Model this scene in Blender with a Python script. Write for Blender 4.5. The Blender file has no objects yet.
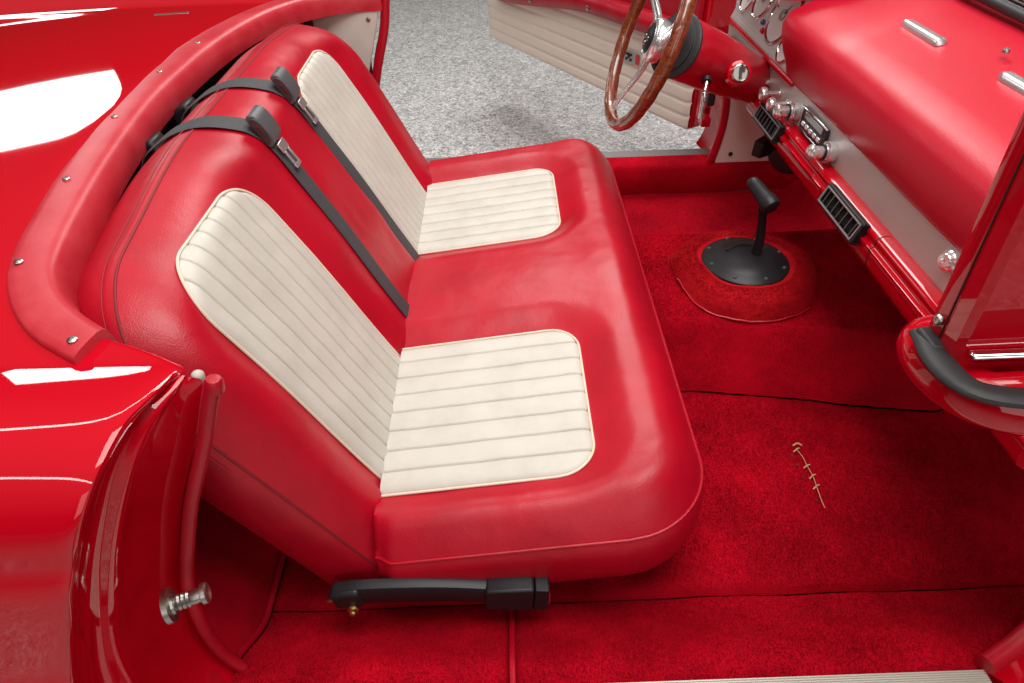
import bpy, bmesh, math, random
import numpy as np
from mathutils import Vector, Matrix, noise
random.seed(4)
scene = bpy.context.scene
COL = scene.collection
PI = math.pi

# ------------------------------------------------------------------ camera
PITCH, ROLL, FPX = math.radians(41.0), math.radians(2.0), 650.0
F = Vector((0, math.cos(PITCH), -math.sin(PITCH)))
R0 = Vector((1, 0, 0)); U0 = R0.cross(F)
cr, sr = math.cos(ROLL), math.sin(ROLL)
RV = cr * R0 - sr * U0
UV = sr * R0 + cr * U0
cam = bpy.data.cameras.new('camera')
cam.sensor_width = 36.0
cam.lens = 36.0 * FPX / 1024.0
cam.clip_start = 0.02
cam.clip_end = 200.0
camo = bpy.data.objects.new('camera', cam)
camo.matrix_world = Matrix(((RV.x, UV.x, -F.x, 0), (RV.y, UV.y, -F.y, 0), (RV.z, UV.z, -F.z, 1.34), (0, 0, 0, 1)))
COL.objects.link(camo)
scene.camera = camo

# ------------------------------------------------------------------ light
world = bpy.data.worlds.new('World')
scene.world = world
world.use_nodes = True
bg = world.node_tree.nodes['Background']
wt = world.node_tree          # a garage: bright ceiling overhead, dim warm walls lower down
wtc = wt.nodes.new('ShaderNodeTexCoord')
wsp = wt.nodes.new('ShaderNodeSeparateXYZ')
wrp = wt.nodes.new('ShaderNodeValToRGB')
wrp.color_ramp.elements[0].position = 0.25
wrp.color_ramp.elements[0].color = (0.085, 0.036, 0.016, 1)
wrp.color_ramp.elements[1].position = 0.85
wrp.color_ramp.elements[1].color = (0.50, 0.48, 0.46, 1)
wt.links.new(wtc.outputs['Generated'], wsp.inputs[0])
wt.links.new(wsp.outputs['Z'], wrp.inputs['Fac'])
wt.links.new(wrp.outputs['Color'], bg.inputs[0])
bg.inputs[1].default_value = 0.62


def area_lamp(name, loc, target, sx, sy, energy, color=(1, 1, 1)):
    l = bpy.data.lights.new(name, 'AREA')
    l.shape = 'RECTANGLE'
    l.size, l.size_y, l.energy, l.color = sx, sy, energy, color
    o = bpy.data.objects.new(name, l)
    o.location = loc
    o.rotation_euler = (Vector(target) - Vector(loc)).to_track_quat('-Z', 'Y').to_euler()
    COL.objects.link(o)
    return o


area_lamp('overhead_lamp', (0.5, 0.6, 3.3), (0.35, 1.15, 0.5), 2.0, 1.7, 98, (1, 0.98, 0.95))
area_lamp('camera_side_fill', (1.0, -3.2, 2.3), (0.3, 0.9, 0.5), 3.6, 2.2, 48, (1, 0.985, 0.96))  # added fill from behind the camera, no such source known
area_lamp('strip_lamp', (-1.2, -0.9, 3.0), (-0.6, 0.4, 0.8), 3.2, 0.10, 16, (1, 0.98, 0.95))
area_lamp('strip_lamp', (-1.2, 2.6, 3.1), (-0.6, 1.6, 0.8), 3.2, 0.10, 16, (1, 0.98, 0.95))
area_lamp('window_lamp', (-5.3, 7.6, 3.3), (-0.8, 1.2, 0.9), 1.7, 0.8, 45, (1, 0.99, 0.97))
area_lamp('overhead_lamp', (0.4, 4.0, 3.3), (0.4, 3.4, 0.0), 1.5, 1.5, 95, (1, 0.98, 0.95))  # added lamp to brighten the far floor and seat highlights, source unseen
scene.view_settings.view_transform = 'Standard'
scene.view_settings.look = 'None'
scene.view_settings.exposure = -0.12
scene.view_settings.gamma = 1.0


# ------------------------------------------------------------------ materials
def mat(name, color, rough=0.5, metal=0.0, coat=0.0, coat_rough=0.05, sheen=0.0, sheen_tint=None, spec=0.5,
        bump=None, mottle=None, rough_var=0.0):
    """bump = list of (kind, scale, strength, distance); mottle = (color2, scale, lo, hi)"""
    m = bpy.data.materials.new(name)
    m.use_nodes = True
    nt = m.node_tree
    p = nt.nodes['Principled BSDF']
    p.inputs['Base Color'].default_value = (*color, 1)
    p.inputs['Roughness'].default_value = rough
    p.inputs['Metallic'].default_value = metal
    p.inputs['Coat Weight'].default_value = coat
    p.inputs['Coat Roughness'].default_value = coat_rough
    p.inputs['Specular IOR Level'].default_value = spec
    p.inputs['Sheen Weight'].default_value = sheen
    if sheen:
        p.inputs['Sheen Roughness'].default_value = 0.35
        p.inputs['Sheen Tint'].default_value = (*(sheen_tint or (1, 1, 1)), 1)
    tc = nt.nodes.new('ShaderNodeTexCoord')
    if mottle:
        c2, sc, lo, hi = mottle
        nz = nt.nodes.new('ShaderNodeTexNoise')
        nz.inputs['Scale'].default_value = sc
        nz.inputs['Detail'].default_value = 6
        nz.inputs['Roughness'].default_value = 0.62
        nt.links.new(tc.outputs['Object'], nz.inputs['Vector'])
        rp = nt.nodes.new('ShaderNodeValToRGB')
        rp.color_ramp.elements[0].position = lo
        rp.color_ramp.elements[1].position = hi
        rp.color_ramp.elements[0].color = (*color, 1)
        rp.color_ramp.elements[1].color = (*c2, 1)
        nt.links.new(nz.outputs['Fac'], rp.inputs['Fac'])
        nt.links.new(rp.outputs['Color'], p.inputs['Base Color'])
    if rough_var:
        nz = nt.nodes.new('ShaderNodeTexNoise')
        nz.inputs['Scale'].default_value = 9
        nz.inputs['Detail'].default_value = 5
        nt.links.new(tc.outputs['Object'], nz.inputs['Vector'])
        mr = nt.nodes.new('ShaderNodeMapRange')
        mr.inputs['To Min'].default_value = rough - rough_var
        mr.inputs['To Max'].default_value = rough + rough_var
        nt.links.new(nz.outputs['Fac'], mr.inputs['Value'])
        nt.links.new(mr.outputs['Result'], p.inputs['Roughness'])
    prev = None
    for kind, sc, st, dist in (bump or []):
        if kind == 'crease':          # fine sitting wrinkles: ridged, distorted noise
            t = nt.nodes.new('ShaderNodeTexNoise')
            t.noise_type = 'RIDGED_MULTIFRACTAL'
            t.inputs['Scale'].default_value = sc
            t.inputs['Detail'].default_value = 3
            t.inputs['Distortion'].default_value = 0.6
            out = t.outputs['Fac']
        elif kind == 'voronoi':
            t = nt.nodes.new('ShaderNodeTexVoronoi')
            t.inputs['Scale'].default_value = sc
            out = t.outputs['Distance']
        else:
            t = nt.nodes.new('ShaderNodeTexNoise')
            t.inputs['Scale'].default_value = sc
            t.inputs['Detail'].default_value = 4
            out = t.outputs['Fac']
        nt.links.new(tc.outputs['Object'], t.inputs['Vector'])
        b = nt.nodes.new('ShaderNodeBump')
        b.inputs['Strength'].default_value = st
        b.inputs['Distance'].default_value = dist
        nt.links.new(out, b.inputs['Height'])
        if prev:
            nt.links.new(prev.outputs['Normal'], b.inputs['Normal'])
        prev = b
    if prev:
        nt.links.new(prev.outputs['Normal'], p.inputs['Normal'])
    return m


PAINT = mat('red_paint', (0.48, 0.001, 0.010), 0.6, coat=1.0, coat_rough=0.025, spec=0.0,
            bump=[('noise', 5, 0.05, 0.01), ('noise', 42, 0.03, 0.002)])
LEATHER = mat('red_leather', (0.44, 0.002, 0.015), 0.36, spec=0.40, rough_var=0.10,
              mottle=((0.35, 0.002, 0.012), 7, 0.4, 0.7),
              bump=[('voronoi', 620, 0.18, 0.0012), ('crease', 11, 0.42, 0.005), ('noise', 34, 0.16, 0.004), ('noise', 8, 0.14, 0.014)])
VINYL = mat('faded_red_vinyl', (0.46, 0.016, 0.028), 0.40, spec=0.5, rough_var=0.08,
            mottle=((0.52, 0.038, 0.052), 14, 0.4, 0.7),
            bump=[('voronoi', 700, 0.12, 0.001), ('noise', 60, 0.12, 0.003)])
DASHVINYL = mat('red_dash_vinyl', (0.50, 0.005, 0.022), 0.36, spec=0.4, rough_var=0.05,
                bump=[('voronoi', 520, 0.2, 0.0012), ('noise', 22, 0.10, 0.004)])
CREAM = mat('cream_leather', (0.55, 0.515, 0.455), 0.5, rough_var=0.05,
            mottle=((0.485, 0.45, 0.39), 11, 0.42, 0.72),
            bump=[('voronoi', 520, 0.14, 0.001), ('noise', 45, 0.14, 0.003)])
CREAMPIPE = mat('cream_piping', (0.68, 0.58, 0.45), 0.45)
CARPET = mat('red_carpet', (0.285, 0.001, 0.008), 0.9, sheen=0.35, sheen_tint=(1.0, 0.05, 0.08), spec=0.05,
             mottle=((0.46, 0.002, 0.013), 6.5, 0.34, 0.66), bump=[('noise', 30, 0.4, 0.008)])
COLLAR = mat('worn_red_carpet', (0.34, 0.003, 0.009), 0.9, sheen=0.35, sheen_tint=(1.0, 0.10, 0.10), spec=0.05,
             mottle=((0.50, 0.010, 0.014), 14, 0.35, 0.7), bump=[('noise', 40, 0.4, 0.008)])
CHROME = mat('chrome', (0.86, 0.86, 0.87), 0.08, metal=1.0)
SATIN = mat('satin_chrome', (0.86, 0.86, 0.86), 0.24, metal=0.85)
BRIGHT = mat('satin_silver', (0.72, 0.72, 0.72), 0.3, metal=0.85)
STEEL = mat('dull_steel', (0.42, 0.40, 0.37), 0.32, metal=1.0, bump=[('noise', 120, 0.2, 0.002)])
BRASS = mat('aged_brass', (0.62, 0.44, 0.20), 0.3, metal=1.0)
BLACK = mat('black_plastic', (0.012, 0.011, 0.013), 0.42, spec=0.35, bump=[('voronoi', 600, 0.1, 0.001)])
RUBBER = mat('black_rubber', (0.018, 0.018, 0.019), 0.55, bump=[('noise', 90, 0.2, 0.002)])
GREYPLASTIC = mat('charcoal_plastic', (0.075, 0.075, 0.078), 0.42, bump=[('noise', 200, 0.1, 0.001)])
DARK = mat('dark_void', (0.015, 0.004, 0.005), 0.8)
REDPLASTIC = mat('red_button', (0.6, 0.01, 0.02), 0.3)
DIAL = mat('dial_face', (0.74, 0.73, 0.70), 0.35)
DIALDARK = mat('dial_print', (0.05, 0.05, 0.055), 0.4)
BLUE = mat('blue_lens', (0.02, 0.04, 0.45), 0.15, coat=1.0)
SILL = mat('ribbed_sill_metal', (0.50, 0.46, 0.40), 0.45, metal=0.3)
GREYSILL = mat('grey_sill_metal', (0.20, 0.20, 0.20), 0.45, metal=0.6, bump=[('noise', 160, 0.2, 0.002)])
SEAMRED = mat('seam_thread', (.33, .004, .012), .6)
DARKRED = mat('dark_red_thread', (.20, .003, .010), .6)
SHADOWRED = mat('shadow_red', (0.06, 0.002, 0.004), 0.7)  # dark red with the shade of grooves, gaps and holes in the colour
THREAD = mat('pale_thread', (0.55, 0.30, 0.15), 0.8)


def webbing_mat():
    m = mat('grey_webbing', (0.050, 0.048, 0.052), 0.62)
    nt = m.node_tree
    p = nt.nodes['Principled BSDF']
    tc = nt.nodes['Texture Coordinate'] if 'Texture Coordinate' in nt.nodes else nt.nodes.new('ShaderNodeTexCoord')
    w = nt.nodes.new('ShaderNodeTexWave')
    w.inputs['Scale'].default_value = 260
    w.inputs['Distortion'].default_value = 0.4
    w.bands_direction = 'Y'
    nt.links.new(tc.outputs['Object'], w.inputs['Vector'])
    b = nt.nodes.new('ShaderNodeBump')
    b.inputs['Strength'].default_value = 0.4
    b.inputs['Distance'].default_value = 0.001
    nt.links.new(w.outputs['Fac'], b.inputs['Height'])
    nt.links.new(b.outputs['Normal'], p.inputs['Normal'])
    return m


WEB = webbing_mat()


def wood_mat():
    m = mat('varnished_wood', (0.20, 0.035, 0.008), 0.3, coat=1.0, coat_rough=0.04)
    nt = m.node_tree
    p = nt.nodes['Principled BSDF']
    tc = nt.nodes.new('ShaderNodeTexCoord')
    mp = nt.nodes.new('ShaderNodeMapping')
    mp.inputs['Scale'].default_value = (30, 6, 60)
    nz = nt.nodes.new('ShaderNodeTexNoise')
    nz.inputs['Scale'].default_value = 4
    nz.inputs['Detail'].default_value = 8
    nz.inputs['Distortion'].default_value = 1.2
    rp = nt.nodes.new('ShaderNodeValToRGB')
    rp.color_ramp.elements[0].position = 0.35
    rp.color_ramp.elements[1].position = 0.7
    rp.color_ramp.elements[0].color = (0.09, 0.012, 0.003, 1)
    rp.color_ramp.elements[1].color = (0.30, 0.062, 0.014, 1)
    nt.links.new(tc.outputs['Object'], mp.inputs['Vector'])
    nt.links.new(mp.outputs['Vector'], nz.inputs['Vector'])
    nt.links.new(nz.outputs['Fac'], rp.inputs['Fac'])
    nt.links.new(rp.outputs['Color'], p.inputs['Base Color'])
    return m


WOOD = wood_mat()


def flake_mat():
    m = mat('flake_epoxy', (0.5, 0.5, 0.5), 0.45, coat=0.25, coat_rough=0.25)
    nt = m.node_tree
    p = nt.nodes['Principled BSDF']
    tc = nt.nodes.new('ShaderNodeTexCoord')
    v = nt.nodes.new('ShaderNodeTexVoronoi')
    v.inputs['Scale'].default_value = 135
    v.inputs['Randomness'].default_value = 1.0
    v2 = nt.nodes.new('ShaderNodeTexVoronoi')
    v2.inputs['Scale'].default_value = 40
    nt.links.new(tc.outputs['Object'], v.inputs['Vector'])
    nt.links.new(tc.outputs['Object'], v2.inputs['Vector'])
    sp = nt.nodes.new('ShaderNodeSeparateColor')
    nt.links.new(v.outputs['Color'], sp.inputs['Color'])
    rp = nt.nodes.new('ShaderNodeValToRGB')
    rp.color_ramp.interpolation = 'CONSTANT'
    e = rp.color_ramp.elements
    e[0].position = 0; e[0].color = (0.15, 0.152, 0.158, 1)
    e[1].position = 0.14; e[1].color = (0.30, 0.302, 0.31, 1)
    for pos, c in ((0.34, (0.42, 0.42, 0.42, 1)), (0.60, (0.55, 0.545, 0.535, 1)), (0.82, (0.72, 0.715, 0.70, 1))):
        k = e.new(pos); k.color = c
    nt.links.new(sp.outputs['Red'], rp.inputs['Fac'])
    sp2 = nt.nodes.new('ShaderNodeSeparateColor')
    nt.links.new(v2.outputs['Color'], sp2.inputs['Color'])
    mx = nt.nodes.new('ShaderNodeMix')
    mx.data_type = 'RGBA'
    mx.blend_type = 'MIX'
    mx.inputs[0].default_value = 0.18
    cb = nt.nodes.new('ShaderNodeCombineColor')
    for i in range(3):
        nt.links.new(sp2.outputs['Green'], cb.inputs[i])
    nt.links.new(rp.outputs['Color'], mx.inputs[6])
    nt.links.new(cb.outputs['Color'], mx.inputs[7])
    nt.links.new(mx.outputs[2], p.inputs['Base Color'])
    return m


FLAKE = flake_mat()


def panel_mat():
    m = mat('textured_beige_panel', (0.54, 0.51, 0.48), 0.38, metal=0.35)
    nt = m.node_tree
    p = nt.nodes['Principled BSDF']
    tc = nt.nodes.new('ShaderNodeTexCoord')
    ch = nt.nodes.new('ShaderNodeTexVoronoi')
    ch.inputs['Scale'].default_value = 260
    ch.inputs['Randomness'].default_value = 0.1
    nt.links.new(tc.outputs['Object'], ch.inputs['Vector'])
    b = nt.nodes.new('ShaderNodeBump')
    b.inputs['Strength'].default_value = 0.6
    b.inputs['Distance'].default_value = 0.0015
    nt.links.new(ch.outputs['Distance'], b.inputs['Height'])
    nt.links.new(b.outputs['Normal'], p.inputs['Normal'])
    return m


PANEL = panel_mat()


# ------------------------------------------------------------------ helpers
def smooth(a, b, x):
    t = np.clip((x - a) / (b - a), 0, 1)
    return t * t * (3 - 2 * t)


def catmull(pts, n):
    P = np.array(pts, float)
    k = len(P)
    ext = np.vstack([2 * P[0] - P[1], P, 2 * P[-1] - P[-2]])
    seg = np.r_[0, np.cumsum(np.linalg.norm(np.diff(P, axis=0), axis=1))]
    out = []
    for s in np.linspace(0, seg[-1], n):
        i = min(max(np.searchsorted(seg, s, side='right') - 1, 0), k - 2)
        t = (s - seg[i]) / max(seg[i + 1] - seg[i], 1e-9)
        p0, p1, p2, p3 = ext[i], ext[i + 1], ext[i + 2], ext[i + 3]
        out.append(0.5 * (2 * p1 + (p2 - p0) * t + (2 * p0 - 5 * p1 + 4 * p2 - p3) * t * t + (3 * p1 - p0 - 3 * p2 + p3) * t ** 3))
    return np.array(out)


class MB:
    def __init__(self):
        self.v = []; self.f = []

    def grid(self, A, cu=False, cv=False, flip=False):
        A = np.asarray(A, float)
        nu, nv = A.shape[:2]
        o = len(self.v)
        self.v += [tuple(x) for x in A.reshape(-1, 3)]
        for i in range(nu if cu else nu - 1):
            for j in range(nv if cv else nv - 1):
                a = o + i * nv + j
                b = o + ((i + 1) % nu) * nv + j
                c = o + ((i + 1) % nu) * nv + (j + 1) % nv
                d = o + i * nv + (j + 1) % nv
                self.f.append((a, d, c, b) if flip else (a, b, c, d))
        return self

    def ngon(self, pts, flip=False):
        o = len(self.v)
        self.v += [tuple(map(float, p)) for p in pts]
        idx = list(range(o, o + len(pts)))
        self.f.append(tuple(idx[::-1] if flip else idx))
        return self

    def tube(self, pts, r, seg=12, n=None, closed=False, cap=True, squash=None):
        """round tube; squash=(normal vec, factor) flattens it along one direction"""
        P = catmull(pts, n) if n else np.array(pts, float)
        N = len(P)
        rr = np.full(N, r, float) if np.isscalar(r) else np.interp(np.linspace(0, 1, N), np.linspace(0, 1, len(r)), r)
        T = np.gradient(P, axis=0) if not closed else np.roll(P, -1, 0) - np.roll(P, 1, 0)
        T /= np.linalg.norm(T, axis=1)[:, None] + 1e-12
        u = np.cross(T[0], (0, 0, 1.0))
        if np.linalg.norm(u) < 0.1:
            u = np.cross(T[0], (0, 1.0, 0))
        u /= np.linalg.norm(u)
        rings = []
        for i in range(N):
            u = u - T[i] * (u @ T[i]); u /= np.linalg.norm(u)
            w = np.cross(T[i], u)
            ring = []
            for k in range(seg):
                a = 2 * PI * k / seg
                off = rr[i] * (math.cos(a) * u + math.sin(a) * w)
                if squash:
                    nv = np.array(squash[0], float); nv /= np.linalg.norm(nv)
                    off = off - nv * (off @ nv) * (1 - squash[1])
                ring.append(P[i] + off)
            rings.append(ring)
        self.grid(rings, cu=closed, cv=True)
        if cap and not closed:
            self.ngon(rings[0]); self.ngon(rings[-1], True)
        return self

    def box(self, c, s, M=None):
        c = np.array(c, float)
        M = np.eye(3) if M is None else np.array(M, float)   # rows are the box axes
        o = len(self.v)
        for sx in (-.5, .5):
            for sy in (-.5, .5):
                for sz in (-.5, .5):
                    self.v.append(tuple(c + M[0] * s[0] * sx + M[1] * s[1] * sy + M[2] * s[2] * sz))
        for q in ((0, 1, 3, 2), (4, 6, 7, 5), (0, 4, 5, 1), (2, 3, 7, 6), (0, 2, 6, 4), (1, 5, 7, 3)):
            self.f.append(tuple(o + i for i in q))
        return self

    def lathe(self, c, axis, prof, seg=32, sx=1.0, sy=1.0, ref=(0, 0, 1)):
        """prof: list of (radius, height along axis)"""
        c = np.array(c, float); ax = np.array(axis, float); ax /= np.linalg.norm(ax)
        u = np.cross(ref, ax)
        if np.linalg.norm(u) < 1e-3:
            u = np.cross((1, 0, 0), ax)
        u /= np.linalg.norm(u); w = np.cross(ax, u)
        rings = [[c + ax * h + r * (sx * math.cos(2 * PI * k / seg) * u + sy * math.sin(2 * PI * k / seg) * w) for k in range(seg)] for r, h in prof]
        self.grid(rings, cv=True)
        if prof[0][0] > 1e-4: self.ngon(rings[0], False)
        if prof[-1][0] > 1e-4: self.ngon(rings[-1], True)
        return self

    def prism(self, outline, o, a, b, n, depth):
        """outline in (a,b) axes from o, extruded by depth along n"""
        o, a, b, n = (np.array(q, float) for q in (o, a, b, n))
        lo = [o + a * p + b * q for p, q in outline]
        hi = [p + n * depth for p in lo]
        self.ngon(lo, True); self.ngon(hi)
        k = len(lo)
        for i in range(k):
            self.ngon([lo[i], lo[(i + 1) % k], hi[(i + 1) % k], hi[i]])
        return self

    def build(self, name, m, parent=None, bevel=0.0, seg=2, angle=40, weld=True, subsurf=0, solid=0):
        me = bpy.data.meshes.new(name)
        me.from_pydata(self.v, [], self.f)
        bm = bmesh.new(); bm.from_mesh(me)
        if weld:
            bmesh.ops.remove_doubles(bm, verts=bm.verts, dist=1e-5)
        bmesh.ops.recalc_face_normals(bm, faces=bm.faces)
        bm.to_mesh(me); bm.free()
        me.materials.append(m)
        me.shade_smooth()
        me.set_sharp_from_angle(angle=math.radians(angle))
        o = bpy.data.objects.new(name, me)
        COL.objects.link(o)
        if parent is not None:
            o.parent = parent
            w = Vector((0, 0, 0)); q = parent
            while q is not None:
                w = w + q.location
                q = q.parent
            o.location = (0, 0, 0)
            # children carry world-space shapes: cancel the chain of parent offsets
            for vtx in me.vertices:
                vtx.co -= w
        if bevel:
            md = o.modifiers.new('bevel', 'BEVEL')
            md.width = bevel; md.segments = seg; md.limit_method = 'ANGLE'; md.angle_limit = math.radians(35)
            md.harden_normals = False
        if solid:
            md = o.modifiers.new('solid', 'SOLIDIFY'); md.thickness = solid; md.offset = -1
        if subsurf:
            md = o.modifiers.new('sub', 'SUBSURF'); md.levels = subsurf; md.render_levels = subsurf
        return o


def thing(name, loc, label, cat, group=None):
    o = bpy.data.objects.new(name, None)
    o.empty_display_size = 0.05
    o.location = loc
    COL.objects.link(o)
    o['label'] = label; o['category'] = cat
    if group: o['group'] = group
    return o


def nz(x, y, z, s):
    return noise.noise((x * s, y * s, z * s))


# ================================================================== ground
g = MB().ngon([(-60, -60, 0), (60, -60, 0), (60, 60, 0), (-60, 60, 0)]).build('ground', FLAKE)
g['kind'] = 'structure'
g['label'] = 'speckled grey flake epoxy garage floor beyond the car'

# ================================================================== the car body
car = thing('convertible_car', (0, 1.2, 0), 'glossy red open convertible body around the seat, with padded cockpit edge and door jamb', 'car')

# --- rear deck and near quarter panel: profile across the car, swept rearwards
ys = np.array([.545, .60, .70, .80, .95, 1.2, 1.45, 1.7, 1.85, 1.95])
xf_in = np.array([-.455, -.540, -.597, -.632, -.662, -.684, -.682, -.645, -.590, -.50])
prof = []      # (y, z, x at the cockpit/door edge)
side = [(0.285, 0.3, -0.47), (0.272, 0.45, -0.49), (0.266, 0.58, -0.474), (0.267, 0.66, -0.453), (0.276, 0.674, -0.45), (0.279, 0.69, -0.444), (0.292, 0.77, -0.413), (0.298, 0.805, -0.401), (0.308, 0.818, -0.396), (0.31, 0.835, -0.389), (0.318, 0.866, -0.376), (0.342, 0.892, -0.364), (0.36, 0.903, -0.357), (0.398, 0.914, -0.349), (0.436, 0.909, -0.342), (0.48, 0.9015, -0.335), (0.492, 0.898, -0.333)]
prof += side
top = []
for y in np.linspace(.502, 1.93, 60):
    if y < .545:
        x = np.interp(y, [.492, .545], [-.333, -.430])
    else:
        x = np.interp(y, ys, xf_in)
    s = abs(y - 1.215) / .73
    z = .897 + .012 * (1 - s ** 2)
    top.append((y, z, x))
prof += top
prof += [(1.99, .905, -.40), (2.06, .915, -.36), (2.12, .905, -.36), (2.17, .87, -.38), (2.19, .80, -.41), (2.19, .6, -.43), (2.19, .30, -.43)]
prof = np.array(prof)
cols = np.array([0, .004, .012, .03, .06, .1, .16, .24, .34, .46, .6, .75, .9, 1.1, 1.35, 1.7, 2.1])
A = np.zeros((len(prof), len(cols), 3))
for j, d in enumerate(cols):
    x = prof[:, 2] * (1 - smooth(0, 1.2, d) * .0) - d
    far = smooth(.25, 1.6, d)
    z = prof[:, 1].copy()
    fin = np.exp(-((prof[:, 0] - .37) / .10) ** 2) + np.exp(-((prof[:, 0] - 2.06) / .10) ** 2)
    up = (prof[:, 1] > .8)
    z = z + up * (fin * .035 * far - .03 * far * (1 - np.clip(fin, 0, 1)))
    edge = .006 * math.exp(-d / .006)
    A[:, j, 0] = x
    A[:, j, 1] = prof[:, 0]
    A[:, j, 2] = z - np.where(prof[:, 1] > .88, edge, 0)
    A[:, j, 1] += np.where((prof[:, 1] < .88) & (prof[:, 0] < 1), edge, 0)
body = MB().grid(A).build('body_panel', PAINT, car, angle=50, subsurf=1)
# deck-lid shut line (thin dark gap) and its small badge
lid = [(-1.02, 1.97, .889), (-1.06, 1.93, .893), (-1.13, 1.82, .894), (-1.22, 1.69, .8945), (-1.28, 1.5, .8945), (-1.30, 1.2, .8945), (-1.28, .9, .8945), (-1.2, .7, .893)]
MB().tube(lid, .004, 8, 60, squash=((0, 0, 1), .6)).build('lid_seam', DARK, car)
MB().box((-.85, 1.845, .8975), (.085, .018, .006), [(1, .15, 0), (-.15, 1, 0), (0, 0, 1)]).build('badge', STEEL, car, bevel=.002)

# --- padded cockpit edge
outer = [(-.446, .497), (-.462, .506), (-.518, .544), (-.576, .61), (-.624, .706), (-.674, .911), (-.710, 1.12), (-.724, 1.30), (-.716, 1.55), (-.674, 1.76), (-.61, 1.91), (-.52, 1.995), (-.42, 2.035), (-.33, 2.045)]
inner = [(-.432, .552), (-.447, .563), (-.490, .598), (-.528, .645), (-.557, .713), (-.604, .938), (-.630, 1.12), (-.643, 1.28), (-.638, 1.50), (-.610, 1.70), (-.562, 1.84), (-.49, 1.93), (-.41, 1.972), (-.33, 1.978)]
n = 90
O = catmull([(x, y, 0) for x, y in outer], n); I = catmull([(x, y, 0) for x, y in inner], n)
A = []
for i in range(n):
    o, q = O[i], I[i]
    row = []
    for t, z in ((0, .894), (-.008, .901), (.01, .9045), (.05, .9065), (.2, .908), (.45, .9095), (.66, .9095), (.78, .908), (.86, .903), (.915, .894), (.945, .882), (.945, .868), (.92, .855)):
        w = .0007 * nz(o[0], o[1], t, 12)
        row.append((o[0] + (q[0] - o[0]) * t, o[1] + (q[1] - o[1]) * t, z + w))
    A.append(row)
mb = MB().grid(A)
for k in (0, -1):
    mb.ngon(A[k] + [(A[k][-1][0] * .3 + A[k][0][0] * .7, A[k][-1][1] * .3 + A[k][0][1] * .7, .86)])
trim = mb.build('cockpit_trim', VINYL, car, angle=55)
for (x, y) in ((-.449, .522), (-.589, .675), (-.640, .895), (-.672, 1.13), (-.682, 1.36), (-.668, 1.545)):
    MB().lathe((x - .008, y, .909), (0, 0, 1), [(.0055, 0), (.0055, .0015), (.004, .003), (.0022, .0034), (.002, .0022), (0, .0022)], 18).build('snap_stud', STEEL, trim)

# --- near door jamb (lock pillar)
Oe = side[:-1]
Oe = catmull([(x, y, z) for y, z, x in Oe], 60)
Os = catmull([(x, y, z) for y, z, x in ((.283, .30, -.47), (.270, .45, -.487), (.272, .62, -.463), (.294, .785, -.408), (.340, .890, -.364), (.400, .911, -.349), (.476, .8995, -.335))], 60)
# windlace curve: down the inner edge of the opening
Wl = [(-.302, .474, .887), (-.318, .471, .85), (-.335, .468, .808), (-.376, .455, .719), (-.402, .447, .650), (-.426, .441, .58), (-.438, .437, .524), (-.444, .432, .449), (-.435, .426, .383), (-.397, .416, .316)]
Wc = catmull(Wl, 60)
Wr = Wc[::-1]
A = []
for i in range(60):
    o = Oe[i]
    t = i / 59
    w = Wr[i].copy()
    w = w + np.array([-.006, .006, 0])
    row = [o + np.array([0.0, .0005, -.001])]
    ci = o + (np.array([w[0], .40, min(w[2], .87)]) - o) * .06
    row += [o + np.array([.002, .004, -.006 if o[2] > .85 else 0])]
    for s, dx in ((.07, -.005), (.14, -.013), (.28, -.014), (.33, -.006), (.38, -.0035), (.44, -.006), (.52, -.008), (.75, -.008), (1.0, -.006)):
        k_ = min(1, s / .12)
        ob = o * (1 - k_) + Os[i] * k_
        p = ob + (w - ob) * s
        row.append(p + np.array([dx, 0, 0]))
    A.append(row)
jamb = MB().grid(A).build('door_jamb', PAINT, car, angle=60, subsurf=1)
MB().tube(Wl, [.0085, .0085, .0085], 14, 70).build('windlace', LEATHER, car)
MB().lathe((-.3015, .4742, .8885), (.2, 0, .97), [(.0095, -.012), (.0095, 0), (.007, .004), (0, .006)], 16).build('windlace_tip', LEATHER, car)
MB().lathe((-.322, .486, .887), (.2, -.1, .97), [(.0065, -.01), (.0065, .001), (.004, .004), (0, .005)], 14).build('rubber_plug', mat('grey_rubber', (.45, .42, .38), .6), car)
# striker bolt on the jamb
st = MB()
c = np.array((-.405, .376, .628)); ax = np.array((.94, .32, .05))
st.lathe(c, ax, [(0, -.004), (.0205, -.004), (.0205, .002), (.012, .003), (.0115, .006)], 28)
st.lathe(c, ax, [(.0085, .002), (.0085, .008), (.0098, .010), (.0082, .0125), (.0098, .015), (.0082, .0175), (.0098, .020), (.0082, .0225), (.009, .025), (.0085, .034), (.0125, .036), (.0125, .041), (.010, .0425), (.006, .0415), (0, .040)], 24)
st.build('striker_bolt', STEEL, jamb)

# --- rocker, sill plate and the floor pan under the carpet
MB().box((.15, .30, .20), (2.6, .10, .27)).build('rocker_panel', PAINT, car, bevel=.03, seg=4)
sp = MB()
x0, x1 = -.36, .655
for k in range(26):
    ya = .293 + k * .0031
    A = [[(x, ya + d + (x - .655) * .001 + .003, .3635 + h) for x in (x0, x1)] for d, h in ((0, 0), (.0007, .0013), (.0023, .0013), (.0031, 0))]
    sp.grid(A)
sp.box(((x0 + x1) / 2, .325, .355), (x1 - x0, .081, .010), [(1, .001, 0), (-.001, 1, 0), (0, 0, 1)])
sp.build('sill_plate', SILL, car, weld=False)
MB().box((.15, 1.2, .225), (2.4, 1.8, .03)).build('floor_pan', SHADOWRED, car)

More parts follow.
